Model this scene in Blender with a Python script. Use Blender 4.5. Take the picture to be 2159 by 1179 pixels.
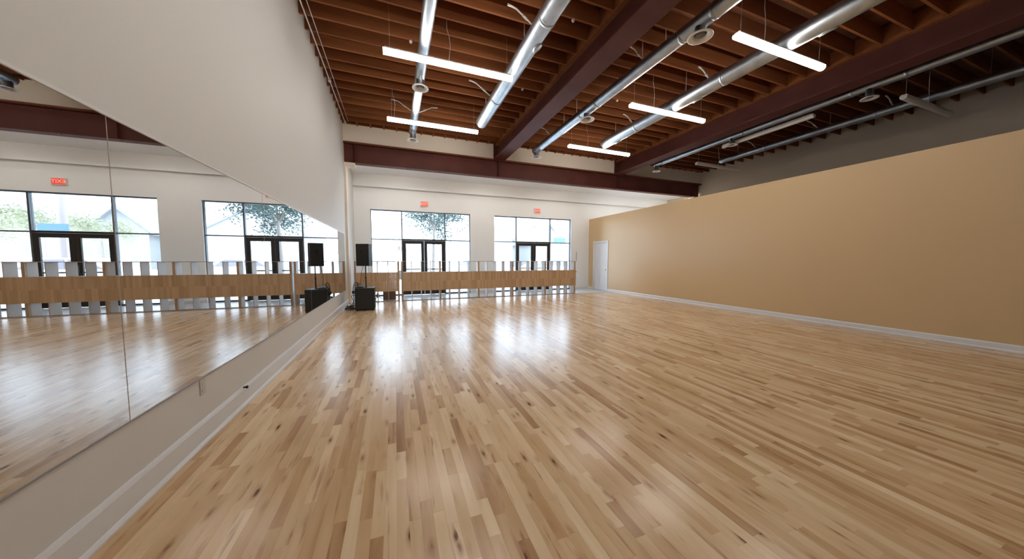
import bpy, bmesh, math, random
from math import sin, cos, pi, radians
from mathutils import Vector, Matrix
for o in list(bpy.data.objects): bpy.data.objects.remove(o)
SC = bpy.context.scene
COL = SC.collection
# ------------------------------------------------------------------ camera, world, sun, exposure
CX, CH = 1.4048, 1.4
YAW, PITCH, ROLL, FPX = 0.3598, 0.0643, 0.0005, 649.6445
cam = bpy.data.objects.new('camera', bpy.data.cameras.new('camera'))
COL.objects.link(cam); SC.camera = cam
cam.data.sensor_width = 36; cam.data.lens = 36*FPX/2159; cam.data.clip_start = .02; cam.data.clip_end = 500
F = Vector((sin(YAW)*cos(PITCH), cos(YAW)*cos(PITCH), -sin(PITCH)))
R = Vector((cos(YAW), -sin(YAW), 0)); U = R.cross(F)
R2 = cos(ROLL)*R+sin(ROLL)*U; U2 = -sin(ROLL)*R+cos(ROLL)*U
M = Matrix((R2, U2, -F)).transposed().to_4x4(); M.translation = Vector((CX, 0, CH)); cam.matrix_world = M

SC.view_settings.view_transform = 'Standard'; SC.view_settings.look = 'None'
SC.view_settings.gamma = 1; SC.view_settings.use_curve_mapping = False
SC.view_settings.exposure = 0.0
LAMP_POWER = 31.0        # radiance of the lit tubes
LAMP_COLOR = (1.0, .945, .87)
w = bpy.data.worlds.new('overcast_sky'); SC.world = w; w.use_nodes = True
bg = w.node_tree.nodes['Background']; bg.inputs[0].default_value = (.68, .83, 1, 1); bg.inputs[1].default_value = 7.5
sun = bpy.data.objects.new('sun', bpy.data.lights.new('sun', 'SUN')); COL.objects.link(sun)
sun.data.energy = 5; sun.data.angle = radians(3); sun.data.color = (1, .96, .9)
sun.rotation_euler = Vector((-.55, .42, -.85)).to_track_quat('-Z', 'Y').to_euler(); sun['kind'] = 'helper'

# ------------------------------------------------------------------ dimensions (metres)
D1, DB, D, DW = 10.66, 11.08, 12.83, 12.72   # cross beam, low screen, window frames, inner face of front wall
W1, W2 = 10.16, 14.94                         # low partition, far side wall
HC, HD, HP, HF = 5.44, 5.74, 3.334, 4.54      # joist undersides, roof deck, partition top, front bay ceiling
YB = -4.0                                     # back wall
# ------------------------------------------------------------------ materials
def mat(name, col=(.8,.8,.8), rough=.5, metal=0, spec=.5, emit=None, es=1.0, bump=None, noise=None, coat=0):
    m = bpy.data.materials.new(name); m.use_nodes = True; nt = m.node_tree; b = nt.nodes['Principled BSDF']
    b.inputs['Base Color'].default_value = (*col, 1); b.inputs['Roughness'].default_value = rough
    b.inputs['Metallic'].default_value = metal; b.inputs['Specular IOR Level'].default_value = spec
    if coat: b.inputs['Coat Weight'].default_value = coat; b.inputs['Coat Roughness'].default_value = .15
    if emit: b.inputs['Emission Color'].default_value = (*emit, 1); b.inputs['Emission Strength'].default_value = es
    if noise or bump:
        tc = nt.nodes.new('ShaderNodeNewGeometry')
    if noise:   # (scale vector, amount)
        sc, amt = noise
        mp = nt.nodes.new('ShaderNodeMapping'); mp.inputs['Scale'].default_value = sc
        nz = nt.nodes.new('ShaderNodeTexNoise'); nz.inputs['Scale'].default_value = 1; nz.inputs['Detail'].default_value = 4
        nt.links.new(tc.outputs['Position'], mp.inputs[0]); nt.links.new(mp.outputs[0], nz.inputs['Vector'])
        mr = nt.nodes.new('ShaderNodeMapRange'); mr.inputs['From Min'].default_value = .3; mr.inputs['From Max'].default_value = .7
        mr.inputs['To Min'].default_value = 1-amt; mr.inputs['To Max'].default_value = 1+amt
        mx = nt.nodes.new('ShaderNodeVectorMath'); mx.operation = 'SCALE'; mx.inputs[0].default_value = col
        nt.links.new(nz.outputs['Fac'], mr.inputs['Value']); nt.links.new(mr.outputs[0], mx.inputs['Scale'])
        nt.links.new(mx.outputs[0], b.inputs['Base Color'])
    if bump:
        sc, st = bump
        nz = nt.nodes.new('ShaderNodeTexNoise'); nz.inputs['Scale'].default_value = sc
        nt.links.new(tc.outputs['Position'], nz.inputs['Vector'])
        bp = nt.nodes.new('ShaderNodeBump'); bp.inputs['Strength'].default_value = st; bp.inputs['Distance'].default_value = .002
        nt.links.new(nz.outputs['Fac'], bp.inputs['Height']); nt.links.new(bp.outputs[0], b.inputs['Normal'])
    return m

def wood(name, stops, axis='Y', along=1.2, across=16, knots=True, rough=.35, spec=.5, tone_w=.62, coat=0):
    """board wood: every board carries a float attribute 'tone'; grain runs along AXIS"""
    m = bpy.data.materials.new(name); m.use_nodes = True; nt = m.node_tree; N = nt.nodes; L = nt.links; b = N['Principled BSDF']
    g = N.new('ShaderNodeNewGeometry'); at = N.new('ShaderNodeAttribute'); at.attribute_name = 'tone'
    off = N.new('ShaderNodeVectorMath'); off.operation = 'SCALE'; off.inputs[0].default_value = (37.1, 53.7, 91.3)
    L.new(at.outputs['Fac'], off.inputs['Scale'])
    add = N.new('ShaderNodeVectorMath'); L.new(g.outputs['Position'], add.inputs[0]); L.new(off.outputs[0], add.inputs[1])
    def mapped(al, ac):
        mp = N.new('ShaderNodeMapping'); mp.inputs['Scale'].default_value = {'X': (al, ac, ac), 'Y': (ac, al, ac), 'Z': (ac, ac, al)}[axis]
        L.new(add.outputs[0], mp.inputs[0]); return mp.outputs[0]
    def noise(vec, detail=3, dist=0):
        n = N.new('ShaderNodeTexNoise'); n.inputs['Scale'].default_value = 1; n.inputs['Detail'].default_value = detail
        n.inputs['Distortion'].default_value = dist; L.new(vec, n.inputs['Vector']); return n.outputs['Fac']
    def math_(op, a, bb, cl=False):
        n = N.new('ShaderNodeMath'); n.operation = op; n.use_clamp = cl
        for i, v in enumerate((a, bb)):
            if isinstance(v, (int, float)): n.inputs[i].default_value = v
            else: L.new(v, n.inputs[i])
        return n.outputs[0]
    n1 = noise(mapped(along, across), 4, .6); n2 = noise(mapped(along*.6, across*.3), 2, 1.0)
    v = math_('ADD', math_('MULTIPLY', at.outputs['Fac'], tone_w), math_('MULTIPLY', n2, .55))
    v = math_('ADD', v, math_('MULTIPLY', n1, .38)); v = math_('SUBTRACT', v, .29, True)
    rp = N.new('ShaderNodeValToRGB'); cr = rp.color_ramp
    while len(cr.elements) < len(stops): cr.elements.new(.5)
    for e, (p, c) in zip(cr.elements, stops): e.position = p; e.color = (*c, 1)
    L.new(v, rp.inputs[0]); colr = rp.outputs[0]
    if knots:
        vo = N.new('ShaderNodeTexVoronoi'); vo.inputs['Scale'].default_value = 1; L.new(mapped(4.6, 15.0), vo.inputs['Vector'])
        sx = N.new('ShaderNodeSeparateColor'); L.new(vo.outputs['Color'], sx.inputs[0])
        keep = math_('GREATER_THAN', sx.outputs[0], .56)
        wob = math_('ADD', vo.outputs['Distance'], math_('MULTIPLY', math_('SUBTRACT', noise(mapped(14, 34), 2), .5), .22))
        rad = N.new('ShaderNodeMapRange'); rad.inputs['From Min'].default_value = .07; rad.inputs['From Max'].default_value = .52
        rad.inputs['To Min'].default_value = 1; rad.inputs['To Max'].default_value = 0; L.new(wob, rad.inputs['Value'])
        k = math_('MULTIPLY', math_('POWER', rad.outputs[0], 2.2), keep, True)
        k = math_('MULTIPLY', k, math_('ADD', math_('MULTIPLY', sx.outputs[1], .95), .30))
        st = noise(mapped(2.2, 26), 3, .4); stt = N.new('ShaderNodeMapRange'); stt.inputs['From Min'].default_value = .62; stt.inputs['From Max'].default_value = .74
        stt.inputs['To Max'].default_value = .6; L.new(st, stt.inputs['Value'])
        k = math_('MAXIMUM', k, stt.outputs[0])
        mx = N.new('ShaderNodeMix'); mx.data_type = 'RGBA'; L.new(k, mx.inputs['Factor']); L.new(colr, mx.inputs['A'])
        mx.inputs['B'].default_value = (.30, .115, .035, 1); colr = mx.outputs['Result']
        k2 = N.new('ShaderNodeMapRange'); k2.inputs['From Min'].default_value = .6; k2.inputs['From Max'].default_value = 1.1; k2.inputs['To Max'].default_value = .9; L.new(k, k2.inputs['Value'])
        m2 = N.new('ShaderNodeMix'); m2.data_type = 'RGBA'; L.new(k2.outputs[0], m2.inputs['Factor']); L.new(colr, m2.inputs['A'])
        m2.inputs['B'].default_value = (.045, .02, .012, 1); colr = m2.outputs['Result']
    L.new(colr, b.inputs['Base Color']); b.inputs['Roughness'].default_value = rough; b.inputs['Specular IOR Level'].default_value = spec
    if coat: b.inputs['Coat Weight'].default_value = coat; b.inputs['Coat Roughness'].default_value = .2
    return m

def glass_mat(name, tint=(1,1,1), refl=1.0):
    m = bpy.data.materials.new(name); m.use_nodes = True; nt = m.node_tree; nt.nodes.clear()
    o = nt.nodes.new('ShaderNodeOutputMaterial'); t = nt.nodes.new('ShaderNodeBsdfTransparent'); t.inputs[0].default_value = (*tint, 1)
    g = nt.nodes.new('ShaderNodeBsdfGlossy'); g.inputs['Roughness'].default_value = .02
    f = nt.nodes.new('ShaderNodeFresnel'); f.inputs[0].default_value = 1.25
    mx = nt.nodes.new('ShaderNodeMixShader'); nt.links.new(f.outputs[0], mx.inputs[0]); nt.links.new(t.outputs[0], mx.inputs[1]); nt.links.new(g.outputs[0], mx.inputs[2])
    nt.links.new(mx.outputs[0], o.inputs[0]); return m

MT = {
 'white_wall': mat('white_wall_paint', (.69,.68,.655), .6, bump=(90,.15)),
 'cool_wall': mat('front_wall_paint', (.86,.87,.87), .6, bump=(90,.15)),
 'beige_wall': mat('beige_wall_paint', (.82,.74,.64), .6),
 'tan_wall': mat('tan_satin_wall_paint', (.64,.45,.245), .36, spec=.5, bump=(60,.12)),
 'grey_wall': mat('upper_wall_paint', (.60,.50,.39), .7),
 'plate': mat('ivory_plate', (.58,.55,.50), .4),
 'channel': mat('satin_aluminium_channel', (.36,.35,.34), .45),
 'trim': mat('white_trim_paint', (.74,.74,.75), .35),
 'door_white': mat('white_door_paint', (.78,.79,.82), .35),
 'ceil': mat('front_ceiling_paint', (.86,.87,.88), .7),
 'deck': mat('roof_deck_plywood', (.17,.065,.03), .7, noise=((3,3,3),.3)),
 'steel': mat('maroon_painted_steel', (.105,.033,.026), .6, spec=.2, noise=((2,2,2),.15)),
 'zinc': mat('galvanised_sheet_metal', (.44,.485,.53), .40, metal=1, noise=((9,5,9),.16)),
 'zinc_dull': mat('dull_zinc_rod', (.62,.6,.57), .45, metal=.6),
 'white_metal': mat('white_enamelled_metal', (.75,.73,.7), .4),
 'grille': mat('dark_grille', (.16,.15,.14), .5),
 'lit': mat('lit_diffuser', (.9,.9,.9), .4, emit=LAMP_COLOR, es=LAMP_POWER),
 'unlit': mat('unlit_diffuser', (.72,.66,.58), .4),
 'mirror': mat('mirror_glass', (.66,.66,.655), .004, metal=1),
 'mirror_edge': mat('mirror_edge', (.42,.34,.25), .4),
 'alu_dark': mat('dark_bronze_aluminium', (.035,.033,.032), .4, metal=.3),
 'alu_grey': mat('grey_aluminium_mullion', (.10,.115,.13), .4, metal=.4),
 'glass': glass_mat('window_glass', (.95,.965,.97)),
 'dark_glass': mat('dark_car_glass', (.24,.235,.27), .1),
 'tile': mat('grey_vinyl_floor', (.66,.67,.68), .2, noise=((4,4,4),.06)),
 'subfloor': mat('dark_subfloor', (.12,.07,.04), .8),
 'fin': mat('white_laminate', (.53,.46,.41), .45),
 'post': mat('pine_post', (.47,.31,.19), .45, noise=((20,20,3),.2)),
 'black': mat('black_speaker_paint', (.013,.014,.015), .5, bump=(500,.3)),
 'black_grille': mat('black_speaker_grille', (.016,.018,.019), .6, bump=(900,.6)),
 'rubber': mat('black_cable_rubber', (.012,.011,.011), .5),
 'box_brown': mat('brown_cardboard', (.26,.15,.10), .8),
 'red': mat('exit_sign_red', (.75,.08,.05), .5, emit=(1,.10,.06), es=.55),
 'exit_letter': mat('exit_sign_letters', (.9,.6,.5), .5, emit=(1,.5,.4), es=.5),
 'asphalt': mat('pale_parking_lot', (.76,.77,.78), .8, noise=((.6,.6,.6),.05)),
 'house_a': mat('pale_house_siding', (.50,.50,.50), .8), 'house_b': mat('light_grey_house_siding', (.34,.345,.345), .8),
 'roof_grey': mat('grey_shingle_roof', (.31,.32,.325), .9), 'roof_pale': mat('pale_roof_edge', (.6,.6,.6), .8),
 'leaf_a': mat('blue_green_leaves', (.075,.12,.105), .6, noise=((2,2,2),.35)), 'leaf_b': mat('yellow_green_leaves', (.36,.37,.25), .6, noise=((1,1,1),.2)),
 'bark': mat('pale_bark', (.33,.29,.26), .8), 'pole': mat('pale_pole', (.36,.31,.30), .7),
 'sign_blue': mat('blue_sign', (.09,.18,.30), .5),
 'car_white': mat('white_car_paint', (.8,.81,.83), .25), 'tyre': mat('tyre_rubber', (.05,.05,.05), .8), 'brass': mat('dark_bracket', (.12,.08,.07), .5),
}
MT['plank'] = wood('maple_floor_boards', [(0,(.90,.71,.475)),(.28,(.77,.555,.33)),(.60,(.62,.40,.205)),(.86,(.42,.225,.10)),(1,(.26,.12,.048))], rough=.22, spec=.42)
MT['strip'] = wood('oak_strip_panel', [(0,(.68,.50,.33)),(.5,(.58,.405,.25)),(1,(.44,.29,.165))], axis='Z', knots=False, rough=.4)
MT['joist'] = wood('stained_fir_joist', [(0,(.335,.13,.052)),(.5,(.235,.083,.032)),(1,(.14,.046,.02))], axis='X', along=.9, across=14, knots=False, rough=.75, spec=.08)

# ------------------------------------------------------------------ mesh helpers
class MB:
    def __init__(s): s.v = []; s.f = []; s.tone = []; s.sm = []
    def _add(s, vs, fs, tone=0, smooth=False):
        n = len(s.v); s.v += [tuple(v) for v in vs]; s.f += [tuple(i+n for i in f) for f in fs]; s.tone += [tone]*len(vs); s.sm += [smooth]*len(fs); return s
    def box(s, x0, x1, y0, y1, z0, z1, tone=0):
        vs = [(x,y,z) for z in (z0,z1) for y in (y0,y1) for x in (x0,x1)]
        return s._add(vs, [(0,2,3,1),(4,5,7,6),(0,1,5,4),(2,6,7,3),(0,4,6,2),(1,3,7,5)], tone)
    def bevel_top(s, x0, x1, y0, y1, z0, z1, b, tone=0):   # board whose top edges are chamfered
        vs = [(x0,y0,z0),(x1,y0,z0),(x1,y1,z0),(x0,y1,z0),(x0,y0,z1-b),(x1,y0,z1-b),(x1,y1,z1-b),(x0,y1,z1-b),(x0+b,y0+b,z1),(x1-b,y0+b,z1),(x1-b,y1-b,z1),(x0+b,y1-b,z1)]
        return s._add(vs, [(0,1,5,4),(1,2,6,5),(2,3,7,6),(3,0,4,7),(4,5,9,8),(5,6,10,9),(6,7,11,10),(7,4,8,11),(8,9,10,11)], tone)
    def tube(s, pts, r, n=8, caps=True, tone=0):
        pts = [Vector(p) for p in pts]; rs = r if isinstance(r, (list, tuple)) else [r]*len(pts); vs = []; prev = None
        for i, p in enumerate(pts):
            t = (pts[min(i+1,len(pts)-1)]-pts[max(i-1,0)]).normalized()
            a = prev if prev is not None else (Vector((0,0,1)) if abs(t.z) < .9 else Vector((1,0,0)))
            a = (a-t*a.dot(t)).normalized(); prev = a; b = t.cross(a)
            vs += [p+rs[i]*(cos(2*pi*k/n)*a+sin(2*pi*k/n)*b) for k in range(n)]
        fs = [(i*n+k, i*n+(k+1)%n, (i+1)*n+(k+1)%n, (i+1)*n+k) for i in range(len(pts)-1) for k in range(n)]
        s._add(vs, fs, tone, True)
        if caps:
            m = len(s.v)-len(vs); s.f += [tuple(m+k for k in reversed(range(n))), tuple(m+(len(pts)-1)*n+k for k in range(n))]; s.sm += [False]*2
        return s
    def lathe(s, prof, c, ax='Z', n=24, tone=0):           # prof: (radius, height)
        vs = []
        for r, h in prof:
            for k in range(n):
                a, b = r*cos(2*pi*k/n), r*sin(2*pi*k/n)
                vs.append(Vector(c)+(Vector((a,b,h)) if ax == 'Z' else Vector((a,h,b)) if ax == 'Y' else Vector((h,a,b))))
        fs = [(i*n+k, i*n+(k+1)%n, (i+1)*n+(k+1)%n, (i+1)*n+k) for i in range(len(prof)-1) for k in range(n)]
        return s._add(vs, fs, tone, True)
    def prism(s, poly, a0, a1, ax='Y', tone=0):            # poly in the plane across AX
        n = len(poly); P = {'Y': lambda u,v,a: (u,a,v), 'X': lambda u,v,a: (a,u,v), 'Z': lambda u,v,a: (u,v,a)}[ax]
        vs = [P(u,v,a0) for u,v in poly]+[P(u,v,a1) for u,v in poly]
        return s._add(vs, [tuple(range(n)), tuple(reversed(range(n,2*n)))]+[(i,i+n,(i+1)%n+n,(i+1)%n) for i in range(n)], tone)
    def xf(s, m): s.v = [tuple(m @ Vector(v)) for v in s.v]; return s
    def build(s, name, m, parent=None, tone=False, bevel=0, fix=True, org=None):
        if org is not None and parent is None: s.v = [tuple(Vector(v)-Vector(org)) for v in s.v]
        me = bpy.data.meshes.new(name); me.from_pydata(s.v, [], s.f); me.polygons.foreach_set('use_smooth', s.sm)
        me.materials.append(MT[m] if isinstance(m, str) else m)
        if tone:
            a = me.attributes.new('tone', 'FLOAT', 'POINT'); a.data.foreach_set('value', s.tone)
        if fix:
            b = bmesh.new(); b.from_mesh(me); bmesh.ops.recalc_face_normals(b, faces=b.faces); b.to_mesh(me); b.free()
        me.update(); o = bpy.data.objects.new(name, me); COL.objects.link(o)
        if org is not None and parent is None: o.location = org
        if parent: o.parent = parent; o.matrix_parent_inverse = Matrix.Translation(parent.location).inverted() if parent.type == 'EMPTY' or parent.location.length else Matrix.Identity(4)
        if bevel:
            bv = o.modifiers.new('bevel', 'BEVEL'); bv.width = bevel; bv.segments = 2; bv.limit_method = 'ANGLE'
        return o
def tag(o, label=None, cat=None, group=None, kind=None):
    if label: o['label'] = label
    if cat: o['category'] = cat
    if group: o['group'] = group
    if kind: o['kind'] = kind
    return o
def empty(name, loc, label, cat, group=None):
    o = bpy.data.objects.new(name, None); COL.objects.link(o); o.location = loc; o.empty_display_size = .1; return tag(o, label, cat, group)
def struct(name, mb, m, parent=None, **k):
    o = mb.build(name, m, parent, **k)
    if not parent: o['kind'] = 'structure'
    return o
rnd = random.Random(7)

# ------------------------------------------------------------------ the shell
YG = 10.93    # boards end here, grey floor beyond
floor = struct('floor', MB().box(-.3, W2+.3, YB-.2, YG, -.2, -.019), 'subfloor')
tile_floor = struct('floor', MB().box(-.3, W2+.3, YG, D+.12, -.2, 0), 'tile')
struct('trim_1', MB().prism([(YG-.02,-.005),(YG-.02,.002),(YG-.005,.005),(YG+.02,.004),(YG+.025,0),(YG+.025,-.005)], .02, W1, 'X'), 'alu_grey')
struct('wall_left', MB().box(-.3, 0, YB, D1, 0, HD).box(-.3, 0, D1, D+.12, 0, HD), 'white_wall')
struct('wall_pilaster', MB().box(0, .055, D1-.02, D1+.32, 0, 4.33).box(0, .30, D1+.0, D1+.22, 4.22, 4.34), 'beige_wall')
struct('wall_right', MB().box(W1, W1+.15, YB, 11.32, 0, HP).box(W1, W1+.15, 11.32, 12.26, 2.18, HP).box(W1, W1+.15, 12.26, DW, 0, HP), 'tan_wall')
struct('ceiling_side_rooms', MB().box(W1+.15, W2, YB, DW, HP-.15, HP-.02), 'ceil')
struct('wall_upper_right', MB().box(W2, W2+.2, YB, D+.12, 0, HD), 'grey_wall')
struct('wall_back', MB().box(-.3, W2+.2, YB-.2, YB, 0, HD+.1), 'white_wall')
struct('wall_above_beam', MB().box(0, W2, D1+.03, D1+.16, 4.93, HD), 'beige_wall')
# front wall with its two glazed openings
WIN = [(.55, 4.34, (1.65, 3.30)), (5.38, 9.17, (6.42, 8.10))]
ZT, ZR = 3.285, 2.18
fw = MB(); xs = -.3
for x0, x1, _ in WIN:
    fw.box(xs, x0, DW, D+.12, 0, HD); fw.box(x0, x1, DW, D+.12, ZT, HD); xs = x1
fw.box(xs, W2+.2, DW, D+.12, 0, HD)
struct('wall_front', fw, 'cool_wall')
struct('trim_2', MB().box(0, W2, DW-.10, DW, 4.11, HF).box(0, W2, DW-.13, DW-.10, 4.08, 4.13), 'cool_wall')
struct('ceiling', MB().box(0, W2, D1+.16, DW, HF, HF+.12), 'ceil')
roof = struct('ceiling', MB().box(-.3, W2+.3, YB-.2, D+.4, HD, HD+.15), 'deck')
# baseboards
def base(name, x0, x1, y0, y1, h, side):
    t = .016
    if side == 'x+': pr = [(x0,0),(x0+.03,0),(x0+.03,.012),(x0+.022,.028),(x0+t,.034),(x0+t,h-.03),(x0+t*.6,h-.012),(x0+.004,h),(x0,h)]
    elif side == 'x-': pr = [(x0,0),(x0-.024,0),(x0-.024,.012),(x0-t,.03),(x0-t,h-.02),(x0-.006,h),(x0,h)]
    if side[0] == 'x': return struct(name, MB().prism(pr, y0, y1, 'Y'), 'trim')
    return struct(name, MB().prism([(y0,0),(y0-.02,0),(y0-t,.03),(y0-t,h-.02),(y0-.006,h),(y0,h)], x0, x1, 'X'), 'trim')
base('baseboard_left', 0, 0, YB, D1-.02, .185, 'x+')
base('baseboard_left_end', .0, 0, D1+.32, DW, .12, 'x+')
base('baseboard_right', W1, 0, YB, 11.24, .113, 'x-'); base('baseboard_right_end', W1, 0, 12.34, DW, .113, 'x-')
base('baseboard_front_left', .055, .55, DW, 0, .11, 'y'); base('baseboard_front_middle', 4.34, 5.38, DW, 0, .11, 'y'); base('baseboard_front_right', 9.17, W1, DW, 0, .11, 'y')

# floor boards: strips of 62 mm, random lengths; the 300 that show largest are objects, the rest one mesh
BW = .0625; boards = []
x = .004
while x < W1-.004:
    y = YB+rnd.random()*.7
    xe = min(x+BW, W1-.002)
    while y < YG-.004:
        ln = rnd.choice([.24,.32,.4,.48,.56,.66,.8,.95,1.15])*rnd.uniform(.9,1.12); ye = min(y+ln, YG-.003)
        if ye-y > .03: boards.append((x, xe, y, ye, min(1, max(0, rnd.gauss(.41,.31))), rnd.uniform(0,.00035)))
        y = ye
    x = xe
def show(b):
    best = 0
    for q in (.1,.5,.9):
        P = Vector(((b[0]+b[1])/2, b[2]+(b[3]-b[2])*q, 0))-Vector((CX,0,CH)); d = P.dot(F)
        if d < .3: continue
        u, v = P.dot(R)/d*FPX, P.dot(U)/d*FPX
        if abs(u) < 1079 and -589 < v < 589: best += (b[1]-b[0])*(b[3]-b[2])*CH*FPX**2/d**3/3
    return best
boards.sort(key=show, reverse=True)
def add_board(mb, b): return mb.bevel_top(b[0]+.0001, b[1]-.0001, b[2]+.00015, b[3]-.00015, -.019, -b[5], .0003, b[4])
for b in boards[:300]:
    add_board(MB(), b).build('plank', 'plank', floor, tone=True, fix=False)
rest = MB()
for b in boards[300:]: add_board(rest, b)
tag(rest.build('plank_field', 'plank', floor, tone=True, fix=False), kind='stuff')

# roof joists, one object each, hung between the steel beams (children of the ceiling deck)
JS = .3735
for bay, (xa, xb) in enumerate(((.0, 4.80), (5.00, 10.04), (10.24, W2))):
    y = 10.335
    while y > -2.2:
        j = MB().box(xa+rnd.uniform(0,.0), xb, y-.019, y+.019, HC+rnd.uniform(-.004,.004), HD, rnd.random()).build('joist', 'joist', roof, tone=True, fix=False)
        y -= JS
for xa, xb in ((.0, 4.80), (5.00, 10.04), (10.24, W2)):      # short blocks between last joist and the header wall
    x = xa+.40 if xa < 1 else xa+.3
    while x < xb-.1:
        MB().box(x-.019, x+.019, 10.354, D1+.03, HC+.01, HD, .05+.3*rnd.random()).build('blocking', 'joist', roof, tone=True, fix=False); x += JS
    MB().box(xa, xb, D1-.05, D1+.03, HC+.04, HD, .9).build('ledger', 'joist', roof, tone=True, fix=False)

# ------------------------------------------------------------------ steel beams
def ibeam_x(mb, x0, x1, yc, z0, z1, w, tf, tw):
    h = w/2; t = tw/2
    return mb.prism([(yc-h,z0),(yc+h,z0),(yc+h,z0+tf),(yc+t,z0+tf),(yc+t,z1-tf),(yc+h,z1-tf),(yc+h,z1),(yc-h,z1),(yc-h,z1-tf),(yc-t,z1-tf),(yc-t,z0+tf),(yc-h,z0+tf)], x0, x1, 'X')
def ibeam_y(mb, y0, y1, xc, z0, z1, w, tf, tw):
    h = w/2; t = tw/2
    return mb.prism([(xc-h,z0),(xc+h,z0),(xc+h,z0+tf),(xc+t,z0+tf),(xc+t,z1-tf),(xc+h,z1-tf),(xc+h,z1),(xc-h,z1),(xc-h,z1-tf),(xc-t,z1-tf),(xc-t,z0+tf),(xc-h,z0+tf)], y0, y1, 'Y')
t = empty('steel_beam', (W2/2, D1+.1, 4.34), 'maroon steel cross beam spanning the room under the header wall, in front of the white front bay', 'beam')
wy = D1+.11
mb = MB().box(.0, 14.86, wy-.008, wy+.008, 4.36, 4.91)
mb.build('web', 'steel', t)
MB().box(.0, 14.94, wy-.12, wy+.10, 4.908, 4.93).build('top_flange', 'steel', t)
MB().box(.30, 14.45, wy-.12, wy+.12, 4.34, 4.362).build('bottom_flange', 'steel', t)
MB().box(.0, W2, wy-.115, wy+.02, 4.93, 4.965, .35).build('nailer', 'joist', t, tone=True)
for xx in (4.93, 10.14, .31, 14.44): MB().box(xx-.008, xx+.008, wy-.11, wy-.008, 4.362, 4.908).build('stiffener', 'steel', t)
k = 0
for i in range(14):
    MB().lathe([(0,4.325),(.016,4.325),(.016,4.34)], (.8+i*1.02, wy-.07, 0), n=6).build('bolt', 'steel', t)
for xc, lab in ((4.92, 'maroon steel beam between the first and second rows of ducts, nearer the mirror wall'), (10.14, 'maroon steel beam farther right, beside the dark bay of unlit lamps')):
    t = empty('steel_beam', (xc, 5, 4.93), lab, 'beam', 'lengthwise roof beams')
    y0, y1 = -3.9, D1+.02
    MB().box(xc-.21, xc+.21, y0, y1, 4.93, 4.955).build('bottom_flange', 'steel', t)
    MB().box(xc-.012, xc+.012, y0, y1, 4.955, HD-.02).build('web', 'steel', t)
    MB().box(xc-.21, xc+.21, y0, y1, HD-.02, HD-.001).build('top_flange', 'steel', t)
    for s in (-1, 1): MB().prism([(xc+s*.012,HC-.015),(xc+s*.115,HC-.015),(xc+s*.115,HD-.021),(xc+s*.012,HD-.021)], y0, y1, 'Y', .45).build('nailer', 'joist', t, tone=True)
    MB().box(xc-.20, xc+.20, D1+.02, D1+.028, 4.955, HD-.02).build('end_plate', 'steel', t)
# support post that carries the far end of the cross beam, seen above the low partition
struct('wall_pilaster', MB().box(14.45, W2, D1+.0, D1+.25, HP-.02, 4.34), 'beige_wall')

# ------------------------------------------------------------------ front glazing
def pane(x0, x1, z0, z1, par, y=D+.02): return MB().box(x0, x1, y-.004, y+.004, z0, z1).build('pane', 'glass', par)
for wi, (x0, x1, (ma, mbx)) in enumerate(WIN):
    f = .022
    fr = MB().box(x0, x1, D-.03, D+.07, ZT-.035, ZT).box(x0, x0+f, D-.03, D+.07, 0, ZT-.035).box(x1-f, x1, D-.03, D+.07, 0, ZT-.035)
    fr.box(x0+f, ma-f, D-.03, D+.07, 0, .05).box(mbx+f, x1-f, D-.03, D+.07, 0, .05)
    win = struct('window_%d' % (wi+1), fr, 'alu_grey')
    for xx in (ma, mbx): MB().box(xx-f, xx+f, D-.03, D+.07, 0, ZT-.035).build('mullion', 'alu_grey', win)
    for a, b in ((x0+f, ma-f), (mbx+f, x1-f)):
        MB().box(a, b, D-.02, D+.06, ZR-.018, ZR+.018).build('transom', 'alu_grey', win)
        pane(a, b, ZR+.018, ZT-.035, win); pane(a, b, .05, ZR-.018, win)
    pane(ma+f, mbx-f, ZR+.03, ZT-.035, win)
    # glazed double door
    hd = struct('door_%d' % (wi+1), MB().box(ma+f, mbx-f, D-.04, D+.08, ZR-.03, ZR+.03), 'alu_dark')
    mid = (ma+mbx)/2
    for s, (a, b) in ((1, (ma+f, mid-.003)), (-1, (mid+.003, mbx-f))):
        st = .115
        leaf = MB().box(a, a+st, D-.025, D+.025, .01, ZR-.035).box(b-st, b, D-.025, D+.025, .01, ZR-.035).box(a+st, b-st, D-.025, D+.025, ZR-.16, ZR-.035).box(a+st, b-st, D-.025, D+.025, .01, .25).build('door_leaf', 'alu_dark', hd)
        pane(a+st, b-st, .25, ZR-.16, leaf, D)
        hx = b-st/2 if s == 1 else a+st/2
        MB().tube([(hx,D-.03,.98),(hx,D-.075,.98),(hx,D-.075,1.22),(hx,D-.03,1.22)], .010, 8).build('pull_handle', 'alu_grey', hd)
        MB().box(a+st, b-st, D-.06, D-.03, 1.0, 1.04).build('push_bar', 'alu_grey', hd)

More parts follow.
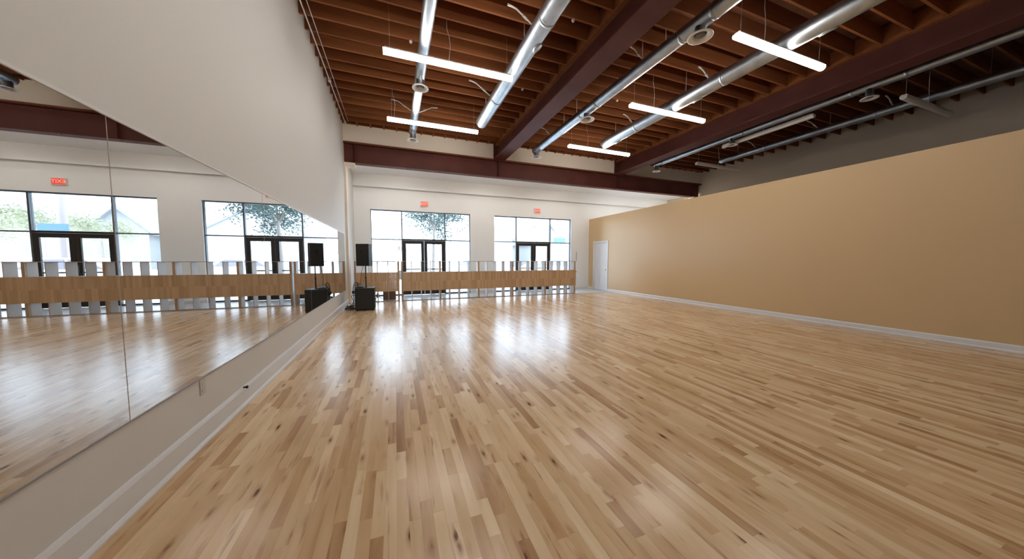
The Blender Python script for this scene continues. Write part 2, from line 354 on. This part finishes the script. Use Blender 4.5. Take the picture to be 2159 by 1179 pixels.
# exit signs
def exit_sign(xc, lab):
    t = empty('exit_sign', (xc, DW, 3.5), lab, 'sign', 'exit signs')
    MB().box(xc-.15, xc+.15, DW-.045, DW, 3.48, 3.68).build('housing', 'white_metal', t, bevel=.006)
    MB().box(xc-.135, xc+.135, DW-.049, DW-.045, 3.495, 3.665).build('face', 'red', t)
    cu = bpy.data.curves.new('lettering', 'FONT'); cu.body = 'EXIT'; cu.size = .135; cu.extrude = .001; cu.align_x = 'CENTER'; cu.align_y = 'CENTER'
    to = bpy.data.objects.new('tmp', cu); COL.objects.link(to); dg = bpy.context.evaluated_depsgraph_get()
    me = bpy.data.meshes.new_from_object(to.evaluated_get(dg)); bpy.data.objects.remove(to)
    me.transform(Matrix.Translation((xc, DW-.0505, 3.58)) @ Matrix.Rotation(radians(90), 4, 'X'))
    me.materials.clear(); me.materials.append(MT['exit_letter']); o = bpy.data.objects.new('lettering', me); COL.objects.link(o); o.parent = t
    o.matrix_parent_inverse = Matrix.Translation(t.location).inverted()
exit_sign(2.50, 'red exit sign above the left pair of glazed doors'); exit_sign(7.39, 'red exit sign above the right pair of glazed doors')

# white door in the right wall
X = W1
cs = MB().box(X-.018, X, 11.245, 11.325, 0, 2.25).box(X-.018, X, 12.255, 12.335, 0, 2.25).box(X-.018, X, 11.325, 12.255, 2.17, 2.25)
cs.box(X, X+.15, 11.32, 11.335, 0, 2.18).box(X, X+.15, 12.245, 12.26, 0, 2.18).box(X, X+.15, 11.335, 12.245, 2.165, 2.18)
dr = struct('door_3', cs, 'trim')
lf = MB().box(X+.02, X+.055, 11.338, 12.242, .01, 2.162)
leaf = lf.build('door_leaf', 'door_white', dr)
for (a, b, c, d_) in ((.12,.40,1.12,2.02),(.50,.78,1.12,2.02),(.12,.40,.22,.92),(.50,.78,.22,.92)):
    y0, y1 = 11.338+a, 11.338+b
    MB().box(X+.014, X+.021, y0, y1, c, d_).build('raised_panel', 'door_white', leaf, bevel=.005)
MB().lathe([(0,-.055),(.02,-.052),(.028,-.038),(.02,-.02),(.011,-.012),(.011,-.004),(.026,0),(.026,.003)], (X+.02, 11.41, .95), 'X', 16).build('door_knob', 'zinc_dull', dr)
for zz in (.3, 1.1, 1.95): MB().box(X+.012, X+.03, 12.236, 12.25, zz-.045, zz+.045).build('hinge', 'zinc_dull', dr)

# ------------------------------------------------------------------ mirrors
MB0, MTZ = .503, 2.148
seams = [-1.70, .30, 2.295, 4.30, 6.26, 8.25, 10.19]
mlab = ['wall mirror panel beside the camera, nearest of all','wall mirror panel left of the leftmost seam, cut by the left photo edge',
        'wall mirror panel between the leftmost seam and the second seam','wall mirror panel between second and third seams','wall mirror panel reflecting the speaker, last but one before the far end','farthest wall mirror panel, ending at the corner by the speaker']
for i in range(6):
    a, b = seams[i], seams[i+1]
    t = empty('wall_mirror', (0, (a+b)/2, MB0), mlab[i], 'mirror', 'wall mirrors')
    MB().box(.0005, .006, a+.0022, b-.0022, MB0, MTZ).build('mirror_glass', 'mirror', t)
    MB().box(.0004, .0066, b-.0022, b+.0022, MB0, MTZ).build('edge_strip', 'mirror_edge', t)
mr = empty('mirror_rail', (0, 4.2, MB0), 'thin aluminium channel along the bottom of the wall mirrors', 'rail')
MB().box(.0004, .010, seams[0], seams[-1], MB0-.005, MB0).box(.0066, .010, seams[0], seams[-1], MB0-.001, MB0+.003).build('channel', 'channel', mr)
mr2 = empty('mirror_rail', (0, 4.2, MTZ), 'thin white trim along the top of the wall mirrors', 'rail')
MB().box(.0004, .012, seams[0], seams[-1], MTZ, MTZ+.016).build('cap_strip', 'trim', mr2)
# small things on the wall below the mirrors
def plate(y, z, lab):
    t = empty('outlet_plate', (0, y, z), lab, 'outlet', 'outlets below the mirrors')
    MB().box(0, .006, y-.035, y+.035, z-.057, z+.057).build('cover_plate', 'plate', t, bevel=.002)
    for s in (-1, 1): MB().box(.006, .009, y-.017, y+.017, z+s*.026-.016, z+s*.026+.016).build('socket', 'plate', t, bevel=.002)
plate(2.98, .43, 'beige outlet plate on the wall below the mirrors, near the second mirror seam')
t = empty('door_stop', (0, 3.6, .18), 'tiny black bumper on top of the left baseboard', 'bumper')
MB().lathe([(.008,0),(.008,.02),(.014,.022),(.014,.034),(0,.036)], (.012, 3.6, .178), 'X', 12).build('rubber_tip', 'rubber', t)

# ------------------------------------------------------------------ lamps
def lamp(xc, yc, lit, lab, group, along='X', z=4.85, cable=0, rot=0):
    t = empty('linear_lamp', (xc, yc, z), lab, 'lamp', group); L2 = 1.125; n = 10
    prof = [(-.052,.03),(-.055,.0),(-.045,-.028),(-.025,-.043),(0,-.048),(.025,-.043),(.045,-.028),(.055,0),(.052,.03)]
    m = Matrix.Translation((xc, yc, z)) @ Matrix.Rotation(pi/2 if along == 'Y' else 0, 4, 'Z')
    MB().prism(prof, -L2, L2, 'X').xf(m).build('diffuser', 'lit' if lit else 'unlit', t)
    MB().prism([(-.05,.031),(.05,.031),(.042,.058),(-.042,.058)], -L2+.01, L2-.01, 'X').xf(m).build('housing', 'white_metal', t)
    for s in (-1, 1): MB().prism([(p[0]*1.02, p[1]*1.02) for p in prof], s*(L2+.001), s*(L2+.012), 'X').xf(m).build('end_cap', 'lit' if lit else 'white_metal', t)
    for s in (-.92, .92): MB().tube([(s*L2,0,.058),(s*L2,0,HD-z)], .0022, 6).xf(m).build('suspension_wire', 'zinc_dull', t)
    a = cable
    MB().tube([(a*L2,0,.058),(a*L2+.015,0,.2),(a*L2+.03,.01,.36),(a*L2+.01,.01,.5),(a*L2-.03,0,HC-z+.01),(a*L2-.03,0,HD-z)], .005, 6).xf(m).build('power_cord', 'white_metal', t)
for yc, nm in ((8.38, 'farthest'), (5.74, 'middle'), (3.45, 'nearest')):
    if yc != 3.45:
        lamp(2.42, yc, True, {'farthest':'lit linear pendant lamp crossing the narrow duct near its far end', 'middle':'large lit linear pendant lamp at upper left, reaching to the wide duct'}[nm], 'lit linear lamps', cable=-.87 if nm == 'farthest' else -.05)
    else: lamp(2.42, yc, True, 'added unseen pendant lamp above the camera on the mirror side', 'lit linear lamps')  # out of frame, added to lift the brightness on the mirror side
    lamp(7.53, yc, True, {'farthest':'smallest lit linear pendant lamp, just before the header wall right of the centre beam','middle':'lit linear pendant lamp in the middle of the second bay, crossing the wide duct','nearest':'lit linear pendant lamp nearest the camera at upper right'}[nm], 'lit linear lamps', cable=-.42)
lamp(2.42, .9, True, 'added unseen pendant lamp over the camera on the mirror side', 'lit linear lamps')  # another unseen pendant, added as fill for the near mirror side
def fill_strip(xc, yc, z, lab):      # unseen strips added to brighten the front bay, up behind the cross beam
    t = empty('fill_strip', (xc, yc, z), lab, 'lamp', 'added fill strips of the front bay')
    MB().box(xc-.9, xc+.9, yc-.06, yc+.06, z-.02, z).build('housing', 'white_metal', t)
    MB().prism([(yc-.05,z-.021),(yc+.05,z-.021),(yc+.035,z-.045),(yc-.035,z-.045)], xc-.88, xc+.88, 'X').build('diffuser', 'lit', t)
for x_, n_ in ((1.6,'left window'),(4.9,'middle pier'),(8.2,'right window'),(11.3,'white side door'),(13.7,'far right corner')): fill_strip(x_, 11.12, HF, 'added unseen fill strip behind the cross beam before the %s' % n_)
lamp(12.72, 8.26, False, 'unlit linear pendant lamp at the far end of the dark right bay', 'unlit linear lamps')
lamp(12.70, 3.42, False, 'unlit linear pendant lamp at far right, partly in front of the grey upper wall', 'unlit linear lamps')
lamp(11.14, 5.85, False, 'unlit linear lamp hung lengthwise under the thin duct right of the second beam', 'unlit linear lamps', along='Y', z=4.95)

# ------------------------------------------------------------------ ducts
def diffuser(t, xc, yc, z, rd, zd, big=1.0):
    s = MB().lathe([(.085*big, zd-.6*rd-z),(.085*big,.05),(.088*big,.045),(.088*big,.03),(.10*big,.02)], (xc,yc,z), n=24)
    c = s.build('collar', 'zinc', t)
    MB().lathe([(.10*big,.022),(.165*big,.004),(.178*big,-.004),(.18*big,-.014),(.165*big,-.018),(.115*big,-.004),(.085*big,.03)], (xc,yc,z), n=28).build('diffuser_ring', 'white_metal', t)
    MB().lathe([(0,-.002),(.05*big,.0),(.078*big,.012),(.072*big,.022),(0,.02)], (xc,yc,z), n=24).build('diffuser_cone', 'grille', t)
def duct(xc, zc, r, y0, y1, lab, diffs=(), braces=(), joints=(), ovals=(), r_far=None, closed=True, grp='roof ducts'):
    t = empty('duct', (xc, y1, zc), lab, 'duct', grp)
    js = [y0]+sorted(joints)+[y1]
    for i in range(len(js)-1):
        a, b = js[i], js[i+1]
        last = i == len(js)-2
        pr = [(r,a),(r,b-.004)]
        if last and closed: pr = [(r,a),(r,b-.03),(r*.96,b-.008),(r*.85,b),(0,b)]
        sec = MB().lathe(pr, (xc,0,zc), 'Y', 32)
        # raised drawband at every joint
        sec.build('duct_section', 'zinc', t)
        if i: MB().lathe([(r,a-.03),(r+.006,a-.028),(r+.008,a),(r+.006,a+.028),(r,a+.03)], (xc,0,zc), 'Y', 32).build('drawband', 'zinc', t)
    for (xt, yt, xd, yd) in braces:
        top = Vector((xt, yt, HC+.01)); d = Vector((xd, yd, zc)); e = Vector((xc,yd,zc))-top; ln = e.length; e.normalize()
        bot = top+e*(ln-r*.98); knee = top+Vector((0,0,-.05))+.06*Vector((e.x,e.y,0))
        b = MB().tube([top+Vector((-.06*(1 if e.x>0 else -1),0,-.035)), top+Vector((0,0,-.04)), top+e*.12, top+e*(ln*.55), bot], [.018,.017,.013,.013,.013], 8)
        b.tube([top+e*(ln*.42), top+e*(ln*.58)], .020, 8); b.build('brace', 'zinc_dull', t)
    for y in (j+.9 for j in js[:-1]):
        if y < y1-.3: MB().box(xc-.012, xc+.012, y-.001, y+.001, zc+r-.004, HD).build('hanger_strap', 'zinc_dull', t)
    for y in diffs: diffuser(t, xc, y, 4.875 if y < 9 else 4.86, r, zc, min(1.0, r*9.2))
    for y in ovals:
        m = Matrix.Translation((xc, y, zc)) @ Matrix.Rotation(radians(-28), 4, 'Y')
        MB().lathe([(.085,-r*.80),(.088,-r-.012),(.075,-r-.018),(.062,-r-.010),(0,-r-.002)], (0,0,0), n=24).xf(m @ Matrix.Diagonal((.8,1.35,1,1))).build('side_tap', 'zinc', t)
    return t
duct(1.945, 5.10, .098, -3.5, 9.72, 'narrow galvanised duct nearest the mirror wall, with round diffusers', diffs=(3.75, 6.72, 9.60), braces=((1.45,8.55,0,8.41),(2.47,8.6,0,8.45)), joints=(-.2,3.0,3.95,6.1,6.95,9.2))
duct(3.63, 5.06, .145, -3.5, 8.27, 'wide galvanised duct in the first bay with a capped far end', braces=((3.2,4.82,0,4.71),(3.09,7.06,0,7.01)), joints=(-.6,1.8,4.4,6.9), ovals=(4.9,))
duct(5.92, 5.09, .115, -3.5, 9.80, 'galvanised duct with round diffusers just right of the centre beam', diffs=(.65, 3.68, 6.72, 9.68), braces=((5.64,4.9,0,4.79),(5.66,8.71,0,8.52),(5.64,1.5,0,1.4)), joints=(-.2,1.2,3.45,4.0,6.3,6.95,9.3))
duct(7.65, 5.05, .148, -3.5, 8.34, 'wide galvanised duct in the middle bay, under which two lit lamps cross', braces=((7.46,4.9,0,4.77),(7.44,7.15,0,6.97)), joints=(-.6,1.8,4.5,6.9), ovals=(2.95,5.15,7.75))
duct(11.02, 5.12, .088, -3.5, 9.62, 'thin duct with diffusers in the dark bay, right beside the second beam', diffs=(3.72, 6.62, 9.52), braces=((10.85,8.2,0,8.1),(10.85,4.9,0,4.8)), joints=(-.2,3.2,4.0,6.3,9.2))
duct(12.90, 5.10, .10, -3.5, 8.32, 'rightmost galvanised duct near the grey upper wall', braces=((12.72,7.24,0,7.04),(12.7,5.6,0,5.4),(12.8,4.1,0,4.0)), joints=(-.6,1.8,4.3,6.8))
# conduit along the mirror wall
t = empty('conduit', (.12, 5, 5.37), 'pair of thin conduits running along the top of the mirror wall', 'pipe')
MB().tube([(.12,-3.8,5.36),(.12,10.3,5.36)], .011, 8).build('pipe', 'zinc_dull', t); MB().tube([(.20,-3.8,5.40),(.20,10.3,5.40)], .007, 8).build('pipe', 'zinc_dull', t)
for y in (2.1, 5.1, 8.05, 10.28): MB().box(.095, .15, y-.05, y+.05, 5.335, 5.385).build('junction_box', 'zinc_dull', t)
for (x, y, lab) in ((1.75,6.2268,'tiny white sprinkler head beside the narrow duct at upper left'),(4.28,4.7328,'tiny white sprinkler head at the top, just left of the centre beam'),(4.29,6.9738,'tiny white sprinkler head between the wide duct and the centre beam'),(6.72,6.6003,'tiny white sprinkler head right of the diffuser duct in the second bay')):
    t = empty('sprinkler_head', (x, y, HC), lab, 'sprinkler', 'sprinkler heads')
    MB().lathe([(.012,.0),(.012,-.02),(.03,-.024),(.03,-.03),(.006,-.032),(.006,-.05),(.022,-.052),(0,-.055)], (x,y,HC), n=12).build('deflector', 'white_metal', t)

# ------------------------------------------------------------------ low wooden screens (open fins behind a strip panel)
def screen(name, x0, x1, posts, lab):
    t = empty(name, ((x0+x1)/2, DB, 0), lab, 'screen', 'low screens before the glazed front')
    ZS0, ZS1, ZTOP = .335, .975, 1.33
    for i, px in enumerate(posts):
        MB().box(px-.028, px+.028, DB-.03, DB+.03, 0, ZTOP).build('post', 'post', t)
    MB().box(x0, x1, DB-.012, DB+.30, ZTOP, ZTOP+.014).build('top_rail', 'post', t)
    MB().box(x0, x1, DB-.010, DB+.012, .0, .022).build('bottom_rail', 'post', t)
    MB().box(x0, x1, DB-.012, DB+.29, .955, .972).build('shelf', 'fin', t)
    MB().box(x0, x1, DB-.012, DB+.29, .338, .355).build('shelf', 'fin', t)
    for a, b in zip(posts[:-1], posts[1:]):
        n = max(1, round((b-a)/.34))
        for i in range(n+(1 if b == posts[-1] else 0)):
            xx = a+(b-a)*i/n
            MB().box(xx-.009, xx+.009, DB+.031 if i in (0,n) else DB, DB+.30, 0, ZTOP).build('fin', 'fin', t)
    st = MB(); x = x0
    while x < x1-.005:
        xe = min(x+.0595, x1); zs = (ZS0+ZS1)/2+.0
        for za, zb in ((ZS0, zs-.0008), (zs+.0008, ZS1)):
            st.box(x+.0006, xe-.0006, DB-.062+rnd.uniform(0,.0008), DB-.031, za, zb, rnd.random())
        x = xe
    tag(st.build('panel_strips', 'strip', t, tone=True, fix=False), kind='stuff')
    return t
screen('barre_screen', .14, 1.505, [.17, 1.475], 'low wooden strip screen behind the loudspeaker, by the left wall')
s2 = screen('barre_screen', 1.56, 8.38, [1.59, 2.86, 4.25, 5.60, 6.99, 8.35], 'long low wooden strip screen with white fins in front of both glazed doors')
MB().tube([(8.43,DB,1.345),(8.43,DB,1.72)], .012, 8).build('upright_rod', 'box_brown', s2)
MB().lathe([(.0,.0),(.022,.004),(.026,.02),(.012,.035),(.012,.05)], (8.372,DB-.04,.90), 'X', 12).build('knob', 'brass', s2)
MB().lathe([(.0,.0),(.016,.004),(.018,.02),(.01,.03)], (8.372,DB-.04,.62), 'X', 12).build('knob', 'zinc_dull', s2)

# ------------------------------------------------------------------ speaker stack
t = empty('subwoofer', (.585, 9.5, 0), 'black subwoofer box on the floor in the corner by the mirrors', 'speaker')
MB().box(.34, .83, 9.27, 9.80, .015, .62).build('cabinet', 'black', t, bevel=.012)
MB().box(.365, .805, 9.262, 9.27, .04, .595).build('grille', 'black_grille', t, bevel=.004)
for a in (.39,.78):
    for b in (9.32,9.75): MB().lathe([(.025,0),(.02,.02)], (a,b,0), n=12).build('foot', 'rubber', t)
MB().lathe([(.035,.62),(.035,.628),(.022,.632),(.022,.64)], (.61,9.45,0), n=16).build('pole_socket', 'black', t)
t = empty('speaker_pole', (.61, 9.45, .63), 'thin black pole carrying the loudspeaker above the subwoofer', 'pole')
MB().tube([(.61,9.45,.632),(.61,9.45,.9)], .017, 12).build('lower_tube', 'black', t); MB().tube([(.61,9.45,.9),(.61,9.45,1.225)], .013, 12).build('upper_tube', 'black', t)
MB().tube([(.61,9.45,.88),(.61,9.45,.92)], .022, 12).build('collar', 'black', t)
t = empty('loudspeaker', (.60, 9.45, 1.22), 'black loudspeaker raised on a pole in front of the left window', 'speaker')
m = Matrix.Translation((.60, 9.47, 0)) @ Matrix.Rotation(radians(-19), 4, 'Z')
MB().prism([(-.175,-.16),(.175,-.16),(.15,.10),(.10,.19),(-.10,.19),(-.15,.10)], 1.225, 1.83, 'Z').xf(m).build('cabinet', 'black', t, bevel=.012)
MB().box(-.158, .158, -.172, -.16, 1.24, 1.815).xf(m).build('grille', 'black_grille', t, bevel=.004)
MB().lathe([(.035,0),(.035,.006),(0,.008)], (0,0,0), 'Y', 20).xf(m @ Matrix.Translation((-.02,-.180,1.60))).build('badge', 'black', t)
MB().box(-.05, .03, -.176, -.172, 1.48, 1.50).xf(m).build('badge', 'black', t)
t = empty('mixer', (.47, 9.45, .62), 'small black mixer with knobs lying on top of the subwoofer', 'mixer')
MB().prism([(9.33,.622),(9.58,.622),(9.58,.69),(9.33,.65)], .36, .55, 'X').build('case', 'black', t, bevel=.004)
for i in range(4):
    for j in range(3): MB().lathe([(.009,0),(.008,.016),(0,.017)], (.385+.045*i, 9.37+.07*j, .658+.012*j), n=10).build('knob', 'white_metal' if (i+j) % 3 == 0 else 'rubber', t)
def cable(name, seed, pts, r, lab, cat='cable', grp='speaker cables'):
    mb = MB(); P = []
    for i in range(len(pts)-1):
        a, b = Vector(pts[max(i-1,0)]), Vector(pts[i]); c, d = Vector(pts[i+1]), Vector(pts[min(i+2,len(pts)-1)])
        for k in range(6):
            u = k/6; P.append(.5*((2*b)+(-a+c)*u+(2*a-5*b+4*c-d)*u*u+(-a+3*b-3*c+d)*u**3))
    P.append(Vector(pts[-1])); mb.tube(P, r, 6)
    return tag(mb.build(name, 'rubber', org=tuple(P[0])), lab, cat, grp)
cable('cable', 1, [(.40,9.55,.69),(.36,9.52,.78),(.30,9.48,.70),(.28,9.46,.50),(.30,9.44,.30),(.26,9.42,.12),(.22,9.40,.02)], .009, 'black cable hanging down the left side of the subwoofer from the mixer')
cable('cable', 2, [(.44,9.55,.69),(.42,9.5,.74),(.33,9.5,.66),(.32,9.47,.42),(.24,9.45,.40),(.29,9.44,.24),(.30,9.40,.05),(.2,9.38,.01)], .007, 'thinner black cable looping between mixer and floor')
cable('cable', 3, [(.57,9.60,1.30),(.50,9.66,1.1),(.47,9.66,.9),(.46,9.6,.78),(.48,9.56,.70)], .006, 'black cable drooping from the loudspeaker to the mixer')
r2 = random.Random(3); pts = []
for i in range(46):
    a = i*.78; rr = .10+.035*sin(i*1.7); pts.append((.20+rr*1.05*cos(a), 9.46+rr*1.1*sin(a), .014+.0022*i+.018*r2.random()))
cable('cable_coil', 4, pts, .008, 'tangled coil of black cable on the floor between the wall and the subwoofer', 'cable')
pts = [(.12,9.42,.02),(.12,9.45,.12),(.17,9.46,.19),(.22,9.46,.17),(.25,9.46,.08),(.27,9.44,.02)]
cable('cable', 5, pts, .007, 'cable loop standing up out of the coiled cables')
t = empty('power_brick', (.28, 9.46, .5), 'small black adapter hanging on the cable beside the subwoofer', 'adapter')
MB().box(.255, .315, 9.43, 9.50, .46, .54).build('case', 'rubber', t, bevel=.006)
# things behind the screen
t = empty('cardboard_box', (1.17, 11.7, 0), 'brown box standing on the grey floor behind the left screen', 'box')
MB().box(.96, 1.38, 11.55, 11.85, 0, .36).build('carton', 'box_brown', t, bevel=.004)
MB().box(.96, 1.38, 11.69, 11.71, .36, .362).build('tape', 'beige_wall', t)
t = empty('floor_stand', (.78, 11.75, 0), 'small black stand foot showing under the left screen', 'stand')
MB().tube([(.78,11.75,.04),(.78,11.75,.34)], .016, 8).build('stem', 'rubber', t)
for a in (0,2.1,4.2): MB().tube([(.78,11.75,.12),(.78+.16*cos(a),11.75+.16*sin(a),.01)], .01, 6).build('leg', 'rubber', t)
for s in (-1,1): MB().box(.78+s*.03-.012, .78+s*.03+.012, 11.73, 11.77, .10, .22).build('knob', 'rubber', t)

# ------------------------------------------------------------------ outdoors
struct('ground', MB().box(-60, 120, D+.12, 140, -.25, -.04), 'asphalt'); struct('kerb', MB().box(-4, 20, D+.12, D+1.5, -.2, -.01), 'tile')
def tree(x, y, h, rx, rz, zc, leaf, nleaf, seed, lab, cat='tree', lean=0):
    r = random.Random(seed); t = empty('tree', (x, y, 0), lab, cat, 'trees outside')
    tr = MB().tube([(x,y,-.05),(x+lean*.3,y,zc*.5),(x+lean,y,zc),(x+lean,y,zc+rz*.5)], [.10,.08,.055,.02], 8)
    cl = []
    for i in range(15):
        a = r.random()*2*pi; e = r.uniform(-.5,1); q = r.uniform(.5,1)
        p = Vector((x+lean+rx*q*cos(a)*cos(e*.9), y+rx*q*sin(a)*cos(e*.9), zc+rz*q*sin(e*1.2))); cl.append(p)
        tr.tube([(x+lean,y,zc-rz*.3+.3*r.random()), ((x+lean+p.x)/2,(y+p.y)/2,(zc+p.z)/2+.1), p], [.035,.022,.008], 5)
    tr.build('trunk', 'bark', t)
    lv = MB()
    for i in range(nleaf):
        c = r.choice(cl); p = c+Vector((r.gauss(0,rx*.22), r.gauss(0,rx*.22), r.gauss(0,rz*.20))); s = r.uniform(.035,.075)*max(1, rx/1.3)
        a = Vector((r.gauss(0,1),r.gauss(0,1),r.gauss(0,.6))).normalized(); b = a.cross(Vector((r.random(),r.random(),1))).normalized()
        lv._add([p-a*s, p+b*s*.5, p+a*s, p-b*s*.5], [(0,1,2,3)])
    tag(lv.build('foliage', leaf, t, fix=False), kind='stuff')
tree(3.1, 15.6, 4, 1.2, 1.15, 3.2, 'leaf_a', 6000, 11, 'loose blue-green tree outside behind the left glazed door', lean=.1)
tree(17.6, 26, 5, 2.0, 1.1, 3.3, 'leaf_b', 2600, 12, 'yellow-green tree farthest right behind the parking lot')
tree(18.1, 30.8, 5, 1.7, 1.0, 3.2, 'leaf_b', 2600, 13, 'yellow-green bushy tree between the pole and the grey gabled house')
tree(23.2, 30, 5, 1.7, 1.0, 3.0, 'leaf_b', 2000, 14, 'small yellow-green tree in front of the long low building')
tree(1.6, 27.5, 4, 1.2, .8, 2.3, 'leaf_b', 900, 15, 'faint low tree outside the left end window')
def house(x0, x1, y0, y1, zw, zr, mw, lab, wins, ridge='Y'):
    t = empty('house', ((x0+x1)/2, (y0+y1)/2, 0), lab, 'house', 'houses across the lot')
    xm = (x0+x1)/2
    if ridge == 'Y':
        MB().prism([(x0,-.05),(x1,-.05),(x1,zw),(xm,zr),(x0,zw)], y0, y1, 'Y').build('walls', mw, t)
        for s in (-1, 1):
            xe = xm+s*((x1-x0)/2+.5); ze = zw-.5*(zr-zw)/((x1-x0)/2)
            MB().prism([(xe,ze),(xm,zr),(xm,zr+.2),(xe,ze+.2)], y0-.4, y1+.4, 'Y').build('roof', 'roof_grey', t)
    else:
        ym = (y0+y1)/2
        MB().prism([(y0,-.05),(y1,-.05),(y1,zw),(ym,zr),(y0,zw)], x0, x1, 'X').build('walls', mw, t)
        for s in (-1, 1):
            ye = ym+s*((y1-y0)/2+.5); ze = zw-.5*(zr-zw)/((y1-y0)/2)
            MB().prism([(ye,ze),(ym,zr),(ym,zr+.15),(ye,ze+.15)], x0-.4, x1+.4, 'X').build('roof', 'roof_grey', t)
    for (wx, wz, ww, wh) in wins:
        f = MB().box(wx-ww/2-.06, wx+ww/2+.06, y0-.05, y0, wz-wh/2-.06, wz+wh/2+.06).build('window', 'trim', t)
        MB().box(wx-ww/2, wx+ww/2, y0-.07, y0-.05, wz-wh/2, wz+wh/2).build('pane', 'roof_grey', f)
house(7.0, 15.0, 36, 46, 3.9, 6.3, 'house_a', 'pale gabled house outside, behind the right pane of the left window', [(8.4,3.1,.35,.6),(9.1,3.1,.35,.6),(11.5,2.6,1.2,1.2)])
house(17.9, 21.4, 35, 44, 3.9, 5.6, 'house_b', 'light grey gabled house outside, seen in the mirror at the left', [(19.3,3.3,.45,.8),(20.6,2.2,.8,1.0)])
house(25.6, 50, 45, 58, 5.6, 7.6, 'house_a', 'long low building with a grey roof beyond the trees', [(28,2.5,1.4,1.2),(32,2.5,1.4,1.2)], ridge='X')
t = empty('utility_pole', (12.45, 20, 0), 'tall pale pole outside, seen in the mirror above the blue sign', 'pole'); MB().tube([(12.45,20,-.05),(12.45,20,8)], [.16,.13], 12).build('shaft', 'pole', t)
MB().box(11.9,13.0,19.95,20.05,7.3,7.4).build('crossarm', 'pole', t)
t = empty('sign_board', (12.3, 19.2, 0), 'blue board on two thin legs at the edge of the lot', 'sign')
MB().box(11.75, 12.65, 19.2, 19.26, 2.58, 2.92).build('board', 'sign_blue', t)
for xx in (11.85, 12.55): MB().box(xx-.03, xx+.03, 19.26, 19.32, -.05, 2.6).build('leg', 'pole', t)
def car(x, y, s, lab):
    t = empty('car', (x, y, 0), lab, 'car', 'parked cars')
    body = [(-2.2,.35),(-2.25,.75),(-1.9,.92),(-1.15,1.0),(-.55,1.45),(.9,1.47),(1.55,1.02),(2.1,.95),(2.2,.6),(2.15,.35)]
    def P(poly, a, b): return MB().prism([(x+s*u, v) for u, v in poly], y+a, y+b, 'Y')
    P(body, -.85, .85).build('body', 'car_white', t, bevel=.05)
    for poly in ([(-1.0,1.03),(-.5,1.38),(-.05,1.40),(-.05,1.03)], [(.05,1.03),(.05,1.40),(.8,1.40),(1.3,1.03)]): P(poly, -.875, -.853).build('side_window', 'dark_glass', t)
    for u in (-1.4, 1.35): MB().lathe([(0,-.02),(.30,-.02),(.34,.02),(.34,.2),(0,.2)], (x+s*u, y-.88, .33-.04), 'Y', 20).build('wheel', 'tyre', t)
car(6.3, 21.5, 1, 'white car parked outside, seen through the left window'); car(10.2, 17.6, 1, 'white car parked outside, seen in the mirror through the right window'); car(.4, 24.5, 1, 'white car parked outside, behind the left end window')
bpy.context.view_layer.update()
